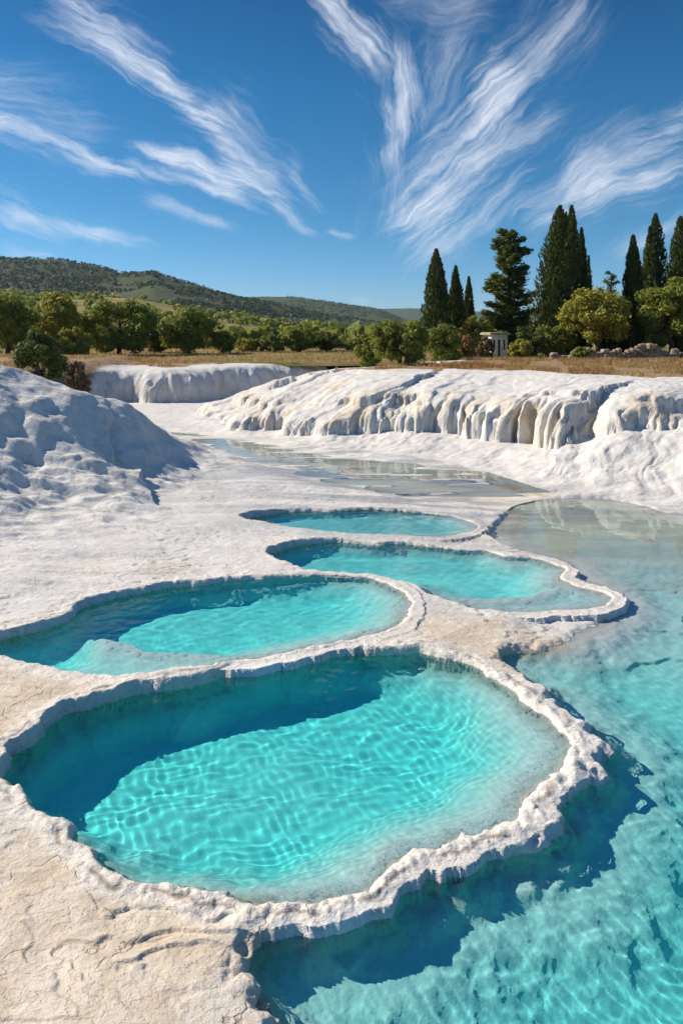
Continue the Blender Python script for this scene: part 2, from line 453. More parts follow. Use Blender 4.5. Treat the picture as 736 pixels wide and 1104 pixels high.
# ------------------------------------------------------------------ travertine
def travertine_material():
    m, nt = new_mat('travertine'); n = N(nt)
    co = n('ShaderNodeNewGeometry').outputs['Position']
    big = n.noise(co, .55, 4); mid = n.noise(co, 2.6, 5, .6); fine = n.noise(co, 14, 5, .65); grain = n.noise(co, 70, 3, .6)
    white = n.mix(n.ramp(mid, .35, .7), rgb(.66, .635, .595), rgb(.57, .54, .49))
    white = n.mix(n.ramp(fine, .52, .72, 0, .35), white, rgb(.60, .57, .52))
    cream = n.mix(n.ramp(mid, .38, .66), rgb(.65, .565, .45), rgb(.56, .455, .335))
    cream = n.mix(n.ramp(fine, .5, .75, 0, .5), cream, rgb(.68, .64, .58))
    tan = n.attr('tan')
    tanmix = n.ramp(n.math('ADD', tan, n.math('MULTIPLY', n.math('SUBTRACT', big, .5), 1.1)), .35, .85)
    col = n.mix(tanmix, white, cream)
    # dark cracks along the crust edges
    led = n.math('MULTIPLY', n.attr('ledge'), n.ramp(fine, .40, .60))
    col = n.mix(n.math('MULTIPLY', led, .55), col, rgb(.36, .30, .24))
    # rust and lichen in the hollows of the drips
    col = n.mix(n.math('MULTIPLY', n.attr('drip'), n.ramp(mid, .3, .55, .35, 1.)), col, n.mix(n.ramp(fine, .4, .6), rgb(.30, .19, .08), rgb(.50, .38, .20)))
    # wet algae film on the flooded flats
    col = n.mix(n.math('MULTIPLY', n.attr('flat'), n.ramp(big, .3, .65, .35, .9)), col, n.mix(mid, rgb(.70, .64, .48), rgb(.72, .69, .58)))
    col = n.mix(n.math('MULTIPLY', n.attr('ochre'), n.ramp(mid, .35, .6)), col, rgb(.50, .33, .12))
    # rim crust
    pits = n.ramp(n.noise(co, 32, 3, .7), .56, .68)
    col = n.mix(n.math('MULTIPLY', n.attr('rim'), .75), col, n.mix(n.math('MULTIPLY', pits, .75), rgb(.69, .645, .575), rgb(.42, .36, .29)))
    col = n.mix(n.math('MULTIPLY', n.attr('bed'), .8), col, n.mix(n.ramp(fine, .4, .65), rgb(.92, .92, .90), rgb(.86, .86, .83)))
    col = n.mix(n.math('MULTIPLY', n.attr('crest'), .75), col, rgb(.20, .155, .11))
    # dry earth of the plateau
    earth = n.mix(n.ramp(mid, .35, .65), rgb(.30, .19, .10), rgb(.20, .12, .065))
    earth = n.mix(n.ramp(fine, .45, .7), earth, rgb(.40, .29, .14))
    soil = n.ramp(n.math('ADD', n.attr('soil'), n.math('MULTIPLY', n.math('SUBTRACT', fine, .5), .8)), .4, .6)
    col = n.mix(soil, col, earth)
    wet = n.math('MULTIPLY', n.attr('wet'), n.ramp(n.noise(n('ShaderNodeMapping', {'Vector': co, 'Scale': (.35, 1.6, 1)}).outputs[0], 1., 4, .6), .40, .58))
    col = n.mix(n.math('MULTIPLY', wet, .75), col, rgb(.33, .33, .33))
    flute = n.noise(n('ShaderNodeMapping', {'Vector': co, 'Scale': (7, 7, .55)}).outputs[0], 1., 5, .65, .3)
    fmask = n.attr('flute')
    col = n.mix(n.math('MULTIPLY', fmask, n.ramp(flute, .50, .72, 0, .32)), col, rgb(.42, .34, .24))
    bh = n.math('ADD', n.math('MULTIPLY', n.math('MULTIPLY', flute, fmask), 3.0), n.math('MULTIPLY', fine, .6))
    bh = n.math('ADD', bh, n.math('ADD', n.math('MULTIPLY', grain, .18), n.math('MULTIPLY', n.noise(co, 34, 3, .6), .3)))
    dry = n.math('SUBTRACT', 1.0, n.math('MAXIMUM', n.attr('bed'), n.attr('flat'), clamp=True), clamp=True)
    jit = n('ShaderNodeVectorMath', {0: n('ShaderNodeTexNoise', {'Vector': co, 'Scale': 2.4, 'Detail': 5.0}).outputs['Color']}, operation='SCALE'); jit.inputs['Scale'].default_value = .55
    vc = n('ShaderNodeTexVoronoi', {'Vector': n('ShaderNodeVectorMath', {0: co, 1: jit.outputs[0]}, operation='ADD').outputs[0], 'Scale': 1.5}, feature='DISTANCE_TO_EDGE')
    crack = n.math('MULTIPLY', n.ramp(vc.outputs['Distance'], .016, .003), n.math('MULTIPLY', n.ramp(mid, .47, .60), n.math('MULTIPLY', dry, n.ramp(tan, .15, .55))))
    col = n.mix(n.math('MULTIPLY', crack, .5), col, rgb(.24, .19, .14))
    tn = n.math('FRACT', n.math('MULTIPLY', n.noise(n('ShaderNodeMapping', {'Vector': co, 'Scale': (.8, 1.5, 2.5)}).outputs[0], 1.3, 7, .6), 13.0))
    terr = n.math('MULTIPLY', n.math('MULTIPLY', n.ramp(tn, 0., .86), n.ramp(tn, 1.0, .9)), n.math('MULTIPLY', dry, n.math('SUBTRACT', 1.0, n.attr('flute'), clamp=True)))
    col = n.mix(n.math('MULTIPLY', n.math('MULTIPLY', n.ramp(tn, .86, .95), n.ramp(big, .42, .6, 0, .2)), dry), col, rgb(.36, .33, .30))
    bh = n.math('ADD', bh, n.math('SUBTRACT', n.math('MULTIPLY', terr, .36), n.math('MULTIPLY', crack, .6)))
    bump = n('ShaderNodeBump', {'Strength': .55, 'Distance': .03, 'Height': bh})
    b = n('ShaderNodeBsdfPrincipled', {'Base Color': col, 'Roughness': n.math('MULTIPLY_ADD', wet, -.62, .85), 'Normal': bump.outputs[0]})
    n.set(b.inputs['Specular IOR Level'], n.math('MULTIPLY_ADD', wet, .3, .25))
    out = n('ShaderNodeOutputMaterial'); nt.links.new(b.outputs[0], out.inputs['Surface'])
    return m


def water_material():
    m, nt = new_mat('pool_water'); n = N(nt)
    g = n('ShaderNodeBsdfGlass', {'Color': rgb(1, 1, 1), 'Roughness': 0.0, 'IOR': 1.333})
    out = n('ShaderNodeOutputMaterial'); nt.links.new(g.outputs[0], out.inputs['Surface'])
    return m


def water_body_material():
    m, nt = new_mat('water_body'); n = N(nt)
    v = n('ShaderNodeVolumeAbsorption', {'Color': rgb(.0, .983, .986), 'Density': WATER_DENSITY})
    out = n('ShaderNodeOutputMaterial'); nt.links.new(v.outputs[0], out.inputs['Volume'])
    return m


WATER_DENSITY = 2.4
TRAV = travertine_material()
WATER = water_material()
BODY = water_body_material()

# ------------------------------------------------------------------ the near terrain as one height field, cut into its landforms
STEP = 0.0022
ys = np.exp(np.arange(math.log(2.6), math.log(40.0), STEP))
us = np.concatenate([np.arange(-1.30, -.62, .006), np.arange(-.62, .62, STEP), np.arange(.62, 1.30, .006)])
GY, GU = np.meshgrid(ys, us, indexing='ij')
GX = GU * GY
H, A = make_height(GX, GY)
nr, nc = GX.shape
verts = np.stack([GX, GY, H], -1)
# push the steep, knobbly places sideways so that rims and drips bulge
gy_ = np.gradient(H, axis=0); gx_ = np.gradient(H, us, axis=1)
dzx = gx_ / GY; dzy = gy_ / (STEP * GY) - dzx * GU
slope = np.hypot(dzx, dzy)
nrm = np.stack([-dzx, -dzy, np.ones_like(H)], -1); nrm /= np.linalg.norm(nrm, axis=-1, keepdims=True)
steepw = sst(.5, 1.6, slope)
bulge = noise(GX * 9 + H * 13, GY * 9 - H * 11, 400) * .028 + noise(GX * 22 + H * 30, GY * 22 - H * 26, 402) * .013
for k in 'R1234': bulge = bulge * (1 - sst(.04, .14, A['S' + k]))
edge = np.maximum(sst(0, .3, A['rc']), sst(0, .3, A['lc']))
for k in 'R1234': edge = np.maximum(edge, sst(-.42, -.28, A['S' + k]))
bulge = bulge * edge
verts = verts + nrm * (bulge * (steepw * .9 + .25 * A['rim']))[..., None] * np.array([1, 1, .8])

allq = grid_faces(nr, nc)
fc = lambda a: a.ravel()[allq].mean(1)
tan = A['cream'] * .75
tx, ty = P(90, 1010, .08)
tan += .28 * sst(9.5, 7.5, GY)
tan += .9 * np.exp(-(((GX - tx) / 1.5) ** 2 + ((GY - ty) / .95) ** 2))
for a, b, rx, ry, w in ((20, 770, 1.6, .9, .75), (480, 672, 1.3, .8, .85), (60, 665, 1.6, .8, .5), (330, 590, 1.5, 1.0, .45), (150, 615, 2.6, 1.0, .5), (40, 720, 1.6, .5, .4), (540, 570, 2.2, 1.2, .7), (560, 530, 3, 1.0, .6), (600, 690, .8, .6, .7)):
    tx, ty = P(a, b, .15)
    tan += w * np.exp(-(((GX - tx) / rx) ** 2 + ((GY - ty) / ry) ** 2))
ox, oy = P(528, 520, .06)
ochre = np.exp(-((A['S5'] + .05) / .22) ** 2) * np.exp(-(((GX - ox) / 2.2) ** 2 + ((GY - oy) / 1.6) ** 2)) * 1.3
bed = np.zeros_like(H)
for k in 'R1234': bed = np.maximum(bed, sst(.0, .25, A['S' + k]) * (1 - A['flat'] if k == 'R' else 1))
wx_, wy_ = P(400, 515, .1)
wetf = np.clip(1.2 * np.exp(-(((GX - wx_ + (GY - wy_) * .35) / 5.0) ** 2 + ((GY - wy_) / 6.0) ** 2)), 0, 1) * (A['mound'] < .1) * (A['rc'] < 0)
wx_, wy_ = P(660, 548, -.05)
wetf = np.maximum(wetf, np.exp(-(((GX - wx_) / 4) ** 2 + ((GY - wy_) / 1.5) ** 2)) * (A['rc'] < .5))
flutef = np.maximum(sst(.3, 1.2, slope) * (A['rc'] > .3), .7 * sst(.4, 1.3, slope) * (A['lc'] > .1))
attrs = {'tan': tan.ravel(), 'ledge': (A['ledge'] * (A['rc'] < 0)).ravel(), 'drip': A['drip'].ravel(), 'flat': A['flat'].ravel(), 'rim': A['rim'].ravel(), 'soil': A['soil'].ravel(), 'ochre': ochre.ravel(), 'bed': bed.ravel(), 'wet': wetf.ravel(), 'crest': A['crest'].ravel(), 'flute': flutef.ravel()}
V = verts.reshape(-1, 3)
land = np.zeros(len(allq), np.int32)                                    # 0 terrace
land[fc(A['mound']) > .5] = 1
land[fc(A['rc']) > .05] = 2
land[fc(A['lc']) > .05] = 3
land[fc(A['soil']) > .9] = 4
inpool = np.zeros(len(allq), bool)
for k in 'R1234':
    f = fc(A['S' + k]); land[f > .02] = 5
land[(fc(A['rim']) > .5) & (land == 0)] = 6
for i, (nm, lab, cat) in enumerate((
        ('ground', 'flat cream and white travertine crust spread between the turquoise pools', 'ground'),
        ('mound_terrain', 'white travertine mound in bluish shade at the left side', 'hill'),
        ('cliff_terrain', 'long white travertine cliff with hanging drips on the right side', 'cliff'),
        ('far_cliff_terrain', 'low shaded white cliff behind the mound below the dry field', 'cliff'),
        ('plateau_ground', 'dry brown earth strip along the top of the white cliffs', 'ground'),
        ('pool_bed', 'submerged pale travertine bottoms of the turquoise pools', 'ground'),
        ('pool_rim_ground', 'lumpy white crust rims around the turquoise pools', 'ground'))):
    o = mesh_from(nm, V, allq[land == i], TRAV, True, attrs)
    tag(o, lab, cat, None, 'structure')
    o.cycles.is_caustics_receiver = True

# ------------------------------------------------------------------ water
wr = np.random.default_rng(3)
WAVES = []
for i in range(26):
    lam = 0.043 * 1.09 ** i * wr.uniform(.9, 1.1); th = wr.uniform(0, 2 * np.pi)
    WAVES.append((2 * np.pi / lam * np.cos(th), 2 * np.pi / lam * np.sin(th), wr.uniform(0, 6.28), lam))


def ripples(x, y, amp):
    wx = x + .05 * noise(x * 2.2, y * 2.2, 500); wy = y + .05 * noise(x * 2.2, y * 2.2, 501)
    z = 0
    for kx, ky, ph, lam in WAVES:
        z = z + lam ** 1.0 * np.sin(kx * wx + ky * wy + ph) * sst(3.0, 7.0, lam / (STEP * y))
    patch = .8 + .4 * noise(x * .6, y * .6, 503)
    return amp * z * patch


for k, z, amp, grow, nm, lab in (
        ('1', Z1, .00112, .13, 'pool_water', 'clear turquoise water of the large nearest round pool inside its lumpy white rim'),
        ('2', Z2, .0011, .10, 'pool_water', 'turquoise water of the second pool, with a pale shelf along its near side'),
        ('3', Z3, .0011, .10, 'pool_water', 'turquoise water of the pool with a greenish shallow shelf at its right end'),
        ('4', Z4, .0011, .10, 'pool_water', 'thin turquoise water of the small far oval pool'),
        ('5', Z5, .0012, .5, 'pool_water', 'thin film of water winding over the flats along the foot of the white cliff'),
        ('R', ZR, .00115, .06, 'pool_water', 'wide open shallow water on the right side, deepening to blue in front')):
    f = A['S' + k].ravel()[allq].max(1) > -grow
    over = (A['S5'] > -.45) & (level5(GY) > ZR + .003)        # where the film of the channel still lies above the open water
    if k == '5': f &= over.ravel()[allq].any(1)
    if k == 'R': f &= ~over.ravel()[allq].all(1)
    zz = z + ripples(GX, GY, amp)
    if k == '5':
        zz = level5(GY) + ripples(GX, GY, amp)
    if k == 'R':
        zz = z + ripples(GX, GY, amp) * lerp(1, .25, sst(8, 13, GY))
    o = mesh_from(nm, np.stack([GX, GY, zz], -1).reshape(-1, 3), allq[f], WATER, True)
    tag(o, lab, 'pool water', 'turquoise pools', 'structure')
    o.cycles.is_caustics_caster = True
    b = mesh_from('water_body', np.stack([GX, GY, zz + .002], -1).reshape(-1, 3), allq[f], BODY, True)
    b.parent = o

# ------------------------------------------------------------------ fields and hills beyond the cliffs
RX = np.array([-500, -250, 0, 50, 100, 130, 168, 200, 250, 300, 350, 400, 440, 520, 740, 1300])
R1 = np.array([268, 276, 286, 293, 300, 303, 296.5, 306, 322, 336, 349, 355, 358, 362, 364, 364])
RX2 = np.array([-500, 200, 280, 320, 350, 370, 400, 430, 480, 560, 740, 1300]); R2 = np.array([310, 322, 321.5, 321, 325, 328, 335, 346, 354, 358, 360, 360])
RX3 = np.array([-500, 340, 380, 403, 445, 520, 620, 740, 1300]); R3 = np.array([338, 336, 334, 333, 333, 336, 338, 336, 330])
RXM = np.array([-500, -100, 0, 40, 80, 150, 220, 300, 400, 500, 740, 1300]); RM = np.array([308, 314, 319, 321, 321, 324, 337, 349, 356, 356, 354, 352])


def far_z(x, y, detail=True):
    px = CX + F * x / y
    base = plateau_z(x, y)
    px = px + 6 * fbm(x / y * 9, y * 0, 3, 600)
    rough = lambda sc, o: fbm(x * sc, y * sc, o, 610)

    def ridge(rx, ry, D, W0, W1, bump):
        zt = EYE + (YH - np.interp(px, rx, ry)) * D / F
        t = np.where(y < D, (D - y) / W0, (y - D) / W1)
        k = (1 - sst(0, 1, t))
        return lerp(-4, zt, k) + bump * k
    z = base
    b1 = 1.2 * billow(x * .12, y * .12, 3, 620) + 9 * (fbm(x * .006, y * .006, 3, 622)) * np.where(y < 640, 1, .2)
    zm = ridge(RXM, RM, 240., 185., 160., .5 * rough(.05, 4))
    z = np.maximum(z - np.maximum(0, y - 60) * .02, zm)
    z1 = ridge(RX, R1, 650., 360., 350., b1)
    z2 = ridge(RX2, R2, 1200., 420., 500., 1.6 * b1)
    z3 = ridge(RX3, R3, 2300., 600., 600., 1.5 * b1)
    forest = (np.maximum(z1, np.maximum(z2, z3)) > z) & (y > 280)
    return np.maximum(np.maximum(z, z1), np.maximum(z2, z3)), forest.astype(float)


fy = np.exp(np.arange(math.log(38.6), math.log(2900), .0062)); fu = np.arange(-1.15, 1.15, .0042)
FY, FU = np.meshgrid(fy, fu, indexing='ij'); FX = FU * FY
FZ, FOREST = far_z(FX, FY)
FZ[0] -= .3


def field_material():
    m, nt = new_mat('dry_fields'); n = N(nt)
    co = n('ShaderNodeNewGeometry').outputs['Position']
    big = n.noise(co, .012, 4, .6); mid = n.noise(co, .09, 4, .6); fine = n.noise(co, .8, 4, .65)
    straw = n.mix(n.ramp(fine, .35, .65), rgb(.36, .26, .10), rgb(.24, .17, .07))
    green = n.mix(n.ramp(fine, .35, .65), rgb(.13, .14, .035), rgb(.22, .20, .06))
    col = n.mix(n.ramp(mid, .42, .58), straw, green)
    wood = n.mix(n.ramp(fine, .35, .65), rgb(.045, .066, .026), rgb(.085, .095, .038))
    wood = n.mix(n.ramp(big, .62, .72), wood, n.mix(n.ramp(mid, .4, .6), rgb(.24, .18, .09), rgb(.13, .12, .05)))
    col = n.mix(n.attr('forest'), col, wood)
    b = n('ShaderNodeBsdfPrincipled', {'Base Color': col, 'Roughness': .95}); b.inputs['Specular IOR Level'].default_value = .1
    out = n('ShaderNodeOutputMaterial'); nt.links.new(b.outputs[0], out.inputs['Surface'])
    return m


FIELD = field_material()
fq = grid_faces(*FX.shape); FV = np.stack([FX, FY, FZ], -1).reshape(-1, 3)
ff = FOREST.ravel()[fq].mean(1) > .5
tag(mesh_from('field_terrain', FV, fq[~ff], FIELD, True, {'forest': FOREST.ravel()}), 'yellow and green rolling fields between the bushes and the wooded hills', 'field', None, 'structure')
tag(mesh_from('hills', FV, fq[ff], FIELD, True, {'forest': FOREST.ravel()}), 'dark green wooded hills along the skyline on the left', 'hills', None, 'structure')
base = mesh_from('ground_plain', np.array([[-4100, -250, -2.6], [4100, -250, -2.6], [4100, 3900, -2.6], [-4100, 3900, -2.6]], float), np.array([[0, 1, 2, 3]]), FIELD, False, {'forest': np.zeros(4)})
tag(base, 'plain stretching to the horizon under the terraces', 'ground', None, 'structure')


def zground(x, y):
    if y < 38.6:
        r = (math.log(y) - math.log(2.6)) / STEP; c = np.searchsorted(us, x / y)
        r = int(np.clip(round(r), 0, nr - 1)); c = int(np.clip(round(c), 0, nc - 1))
        return float(H[r, c])
    return float(far_z(np.array([x]), np.array([y]))[0][0])


# ------------------------------------------------------------------ foliage
def leaf_material(name, dark, light, warm, wf=.15, trans=.25):
    m, nt = new_mat(name); n = N(nt)
    g = n('ShaderNodeNewGeometry')
    r = g.outputs['Random Per Island']
    clump = n.noise(g.outputs['Position'], .9, 2)
    col = n.mix(n.math('ADD', n.math('MULTIPLY', r, .7), n.math('SUBTRACT', clump, .35), clamp=True), dark, light)
    col = n.mix(n.ramp(n.math('FRACT', n.math('MULTIPLY', r, 7.31)), 1 - wf, 1.0), col, warm)
    b = n('ShaderNodeBsdfPrincipled', {'Base Color': col, 'Roughness': .6}); b.inputs['Specular IOR Level'].default_value = .25
    t = n('ShaderNodeBsdfTranslucent', {'Color': n.mix(.5, col, light)})
    mx = n('ShaderNodeMixShader', {0: trans}); nt.links.new(b.outputs[0], mx.inputs[1]); nt.links.new(t.outputs[0], mx.inputs[2])
    out = n('ShaderNodeOutputMaterial'); nt.links.new(mx.outputs[0], out.inputs['Surface'])
    return m


LEAF = {
    'dark': leaf_material('leaf_dark', rgb(.055, .080, .014), rgb(.135, .160, .032), rgb(.20, .18, .04), .15, .35),
    'mid': leaf_material('leaf_mid', rgb(.125, .160, .022), rgb(.28, .305, .048), rgb(.38, .33, .065), .15, .4),
    'yellow': leaf_material('leaf_yellow', rgb(.19, .195, .025), rgb(.42, .38, .055), rgb(.50, .38, .07), .15, .4),
    'rust': leaf_material('leaf_rust', rgb(.20, .12, .03), rgb(.38, .24, .06), rgb(.44, .21, .06), .15, .35),
    'brown': leaf_material('leaf_brown', rgb(.11, .075, .035), rgb(.22, .15, .07), rgb(.26, .15, .06)),
    'cypress': leaf_material('leaf_cypress', rgb(.030, .050, .010), rgb(.085, .108, .024), rgb(.15, .15, .035), .14, .2),
    'cedar': leaf_material('leaf_cedar', rgb(.065, .095, .022), rgb(.18, .21, .045), rgb(.24, .24, .055), .12, .3),
    'wood': leaf_material('leaf_wood', rgb(.030, .050, .020), rgb(.062, .088, .034), rgb(.10, .11, .04), .12),
}


def plain_material(name, a, b, scale, rough=.9):
    m, nt = new_mat(name); n = N(nt)
    tc = n('ShaderNodeTexCoord').outputs['Object']
    f = n.noise(tc, scale, 5, .65)
    bump = n('ShaderNodeBump', {'Strength': .5, 'Distance': .03, 'Height': f})
    p = n('ShaderNodeBsdfPrincipled', {'Base Color': n.mix(n.ramp(f, .35, .65), a, b), 'Roughness': rough, 'Normal': bump.outputs[0]})
    out = n('ShaderNodeOutputMaterial'); nt.links.new(p.outputs[0], out.inputs['Surface'])
    return m


BARK = plain_material('bark', rgb(.10, .075, .055), rgb(.05, .036, .026), 9)
STONE = plain_material('rough_stone', rgb(.36, .28, .20), rgb(.19, .14, .10), 5)
PLASTER = plain_material('old_whitewash', rgb(.80, .78, .74), rgb(.62, .59, .54), 4)
ROOFING = plain_material('roof_slab', rgb(.42, .38, .26), rgb(.28, .25, .17), 6)
SHUTTER = plain_material('dark_wood', rgb(.05, .04, .035), rgb(.025, .022, .02), 8)


def leaf_quads(c, nrm, ln, wd, r):
    n_ = len(c)
    nrm = nrm / (np.linalg.norm(nrm, axis=1, keepdims=True) + 1e-9)
    a = r.normal(size=(n_, 3)); t = np.cross(nrm, a); t /= np.linalg.norm(t, axis=1, keepdims=True) + 1e-9
    b = np.cross(nrm, t)
    L_, W_ = np.asarray(ln)[:, None], np.asarray(wd)[:, None]
    v = np.stack([c - t * L_ * .5, c + b * W_ * .5 + t * L_ * .05, c + t * L_ * .5, c - b * W_ * .5 + t * L_ * .05], 1)
    return v.reshape(-1, 3), np.arange(n_ * 4).reshape(-1, 4)


def quads_along(c, t, nrm, ln, wd):
    """leaf sprays with a given long axis t"""
    t = t / (np.linalg.norm(t, axis=1, keepdims=True) + 1e-9)
    b = np.cross(t, nrm); b /= np.linalg.norm(b, axis=1, keepdims=True) + 1e-9
    L_, W_ = np.asarray(ln)[:, None], np.asarray(wd)[:, None]
    v = np.stack([c - t * L_ * .5, c + b * W_ * .5 - t * L_ * .1, c + t * L_ * .5, c - b * W_ * .5 - t * L_ * .1], 1)
    return v.reshape(-1, 3), np.arange(len(c) * 4).reshape(-1, 4)


def tube(path, radii, seg=7):
    path = np.array(path, float); vs_, qs = [], []
    for i, p in enumerate(path):
        d = path[min(i + 1, len(path) - 1)] - path[max(i - 1, 0)]; d /= np.linalg.norm(d) + 1e-9
        a = np.cross(d, [0.3, .9, .1]); a /= np.linalg.norm(a); b = np.cross(d, a)
        for k in range(seg):
            th = 2 * np.pi * k / seg
            vs_.append(p + radii[i] * (math.cos(th) * a + math.sin(th) * b))
    for i in range(len(path) - 1):
        for k in range(seg):
            qs.append([i * seg + k, i * seg + (k + 1) % seg, (i + 1) * seg + (k + 1) % seg, (i + 1) * seg + k])
    return np.array(vs_), np.array(qs)


def joined(parts):
    v, q, o = [], [], 0
    for a, b in parts:
        v.append(a); q.append(b + o); o += len(a)
    return np.vstack(v), np.vstack(q)


def dirs(n_, r):
    d = r.normal(size=(n_, 3)); return d / np.linalg.norm(d, axis=1, keepdims=True)


def broad_crown(w, h, z0, r, n_leaf, size, clumps=64):
    """uneven leafy crown w wide, from z0 to h"""
    ax = np.array([w / 2, w / 2 * .9, (h - z0) / 2]); cz = (h + z0) / 2
    C, Rr = [], []
    while len(C) < clumps:
        d = dirs(1, r)[0]; k = r.uniform(.3, .92) ** .55
        if d[2] < -.5 and z0 > .05 * h and r.random() < .6: continue
        C.append(d * ax * k + [0, 0, cz]); Rr.append(r.uniform(.10, .34) * min(w, h - z0) * .60)
    C = np.array(C); Rr = np.array(Rr)
    pick = r.choice(clumps, n_leaf, p=Rr ** 2 / (Rr ** 2).sum())
    d = dirs(n_leaf, r); rad = Rr[pick] * (r.random(n_leaf) ** .42) * (1 + .35 * (r.random(n_leaf) > .92))
    pos = C[pick] + d * rad[:, None] * [1, 1, .8]
    pos[:, 2] = np.maximum(pos[:, 2], .04 + .1 * r.random(n_leaf))
    nrm = d + r.normal(size=(n_leaf, 3)) * .55 + [0, 0, .35]
    s_ = size * r.uniform(.6, 1.3, n_leaf)
    return leaf_quads(pos, nrm, s_, s_ * .62, r), C


def trunk_mesh(C, h, r, rad, base_spread=0.0, limbs=9):
    parts = []
    top = np.array([r.normal() * .05 * h, r.normal() * .05 * h, h * .72])
    parts.append(tube([[0, 0, -.25], [.02 * h, 0, h * .18], top * .55 + [0, 0, .02], top], [rad * 1.25, rad, rad * .7, rad * .25], 8))
    for c in C[r.permutation(len(C))[:limbs]]:
        s0 = top * r.uniform(.35, .8); mid_ = (s0 + c) / 2 + r.normal(size=3) * .05 * h
        parts.append(tube([s0, mid_, c], [rad * .45, rad * .3, rad * .1], 5))
    return joined(parts)


def empty(name, loc, rz=0):
    o = bpy.data.objects.new(name, None); o.empty_display_size = .3; COL.objects.link(o)
    o.location = loc; o.rotation_euler[2] = rz
    return o


def child(name, vq, mat, root, smooth=False):
    o = mesh_from(name, vq[0], vq[1], mat, smooth); o.parent = root
    return o


def broad(name, cat, px, top, wpx, y, tone, label, group, seed, n_leaf=6000, stem=None, size=.2, clear=.06):
    r = np.random.default_rng(seed)
    x = at(px, y); zg = zground(x, y); zt = EYE + (YH - top) * y / F; w = wpx * y / F; h = zt - zg
    root = empty(name, (x, y, zg)); tag(root, label, cat, group)
    cr, C = broad_crown(w * .95, h * .96, h * clear, r, int(n_leaf * 1.5), size)
    child('crown', cr, LEAF[tone], root)
    child('trunk', trunk_mesh(C, h * .9, r, stem or .035 * h + .02), BARK, root, True)
    return root


def cypress(px, top, wpx, y, label, group, seed, lean=0., n_leaf=9000, ragged=.25, tips=3):
    r = np.random.default_rng(seed)
    x = at(px, y); zg = zground(x, y); h = EYE + (YH - top) * y / F - zg; w = wpx * y / F
    root = empty('cypress_tree', (x, y, zg)); tag(root, label, 'cypress', group)
    V_, Q_, off = [], [], 0
    spires = [(0, 0, 1.0, 1.0)] + [(r.uniform(-.26, .26) * w, r.uniform(-.3, .3) * w, r.uniform(.74, .95), r.uniform(.5, .7)) for _ in range(tips)]
    for sx, sy, sh, sw in spires:
        k = int(n_leaf * sh * sw / sum(s[2] * s[3] for s in spires))
        t = r.random(k) ** .85; th = r.random(k) * 2 * np.pi
        prof = np.minimum(1, (t / .12) ** .5) * (1 - t ** 2.3) ** .85 * .5 + .02
        nz = noise(th * 1.1 + seed, t * h * 1.3, seed % 90); nz2 = noise(th * 2.6 + seed, t * h * 3.0, (seed + 7) % 90)
        rad = prof * w * sw * (1 + ragged * 1.3 * nz + ragged * .8 * nz2) * (1 - .55 * r.random(k) ** 2.2)
        zz = .35 + t * (h * sh - .35)
        ln_ = lean * zz + sx * (.3 + .7 * t)
        pos = np.stack([np.cos(th) * rad + ln_, np.sin(th) * rad + sy * (.3 + .7 * t), zz], 1)
        out_ = np.stack([np.cos(th), np.sin(th), np.zeros(k)], 1)
        ax_ = out_ * r.uniform(.15, .7, (k, 1)) + [0, 0, 1] + r.normal(size=(k, 3)) * .22
        nr_ = out_ + r.normal(size=(k, 3)) * .5
        s_ = r.uniform(.22, .50, k) * (1 - .35 * t)
        a, b = quads_along(pos, ax_, nr_, s_, s_ * .38)
        V_.append(a); Q_.append(b + off); off += len(a)
    child('crown', (np.vstack(V_), np.vstack(Q_)), LEAF['cypress'], root)
    child('trunk', tube([[0, 0, -.3], [lean * h * .3, 0, h * .3], [lean * h * .85, 0, h * .85]], [.05 * w + .08, .04 * w + .05, .02], 8), BARK, root, True)
    return root


def cedar(px, top, wpx, y, label, group, seed, n_br=52, per=300, name='cedar_tree', cat='cedar'):
    r = np.random.default_rng(seed)
    x = at(px, y); zg = zground(x, y); h = EYE + (YH - top) * y / F - zg; w = wpx * y / F
    root = empty(name, (x, y, zg)); tag(root, label, cat, group)
    tp, lv, lq, off = [], [], [], 0
    tp.append(tube([[0, 0, -.3], [.05, 0, h * .35], [-.05, .03, h * .7], [.1, 0, h * .97]], [.24, .19, .11, .03], 9))
    for i in range(n_br):
        t = (i + r.uniform(-.4, .4)) / n_br; z = h * (.10 + .88 * t); th = i * 2.4 + r.uniform(-.5, .5)
        L_ = w * .5 * (1.03 - t) ** .5 * r.uniform(.5, 1.2) + .25
        L_ *= (.7 if t < .1 else 1)
        d = np.array([math.cos(th), math.sin(th), 0]); up = r.uniform(-.02, .25) + .35 * t
        e = np.array([0, 0, z]) + d * L_ + [0, 0, up * L_]
        tp.append(tube([[0, 0, z - .1], (np.array([0, 0, z]) + e) / 2 + [0, 0, .06 * L_], e], [.06 * (1 - t) + .02, .04 * (1 - t) + .012, .008], 5))
        k = int(per * (.4 + L_ / (w * .5)))
        q = r.random(k) ** .6
        base_ = np.array([0, 0, z]) + d * (L_ * q)[:, None] + np.array([0, 0, 1.]) * (up * L_ * q)[:, None]
        side = np.array([-d[1], d[0], 0])
        spread = .30 * L_ * (1.15 - q) * 1.1 + .12
        pos = base_ + side * (r.normal(size=k) * spread * .6)[:, None] + d * (r.normal(size=k) * .12)[:, None] + np.array([0, 0, 1.]) * (r.normal(size=k) * .10 - .05)[:, None]
        ax_ = d + side * r.normal(size=(k, 1)) * .7 + [0, 0, .25] + r.normal(size=(k, 3)) * .35
        s_ = r.uniform(.2, .42, k)
        a, b = quads_along(pos, ax_, np.array([0, 0, 1.]) + r.normal(size=(k, 3)) * .5, s_, s_ * .42)
        lv.append(a); lq.append(b + off); off += len(a)
    child('crown', (np.vstack(lv), np.vstack(lq)), LEAF['cedar'], root)
    child('trunk', joined(tp), BARK, root, True)
    return root


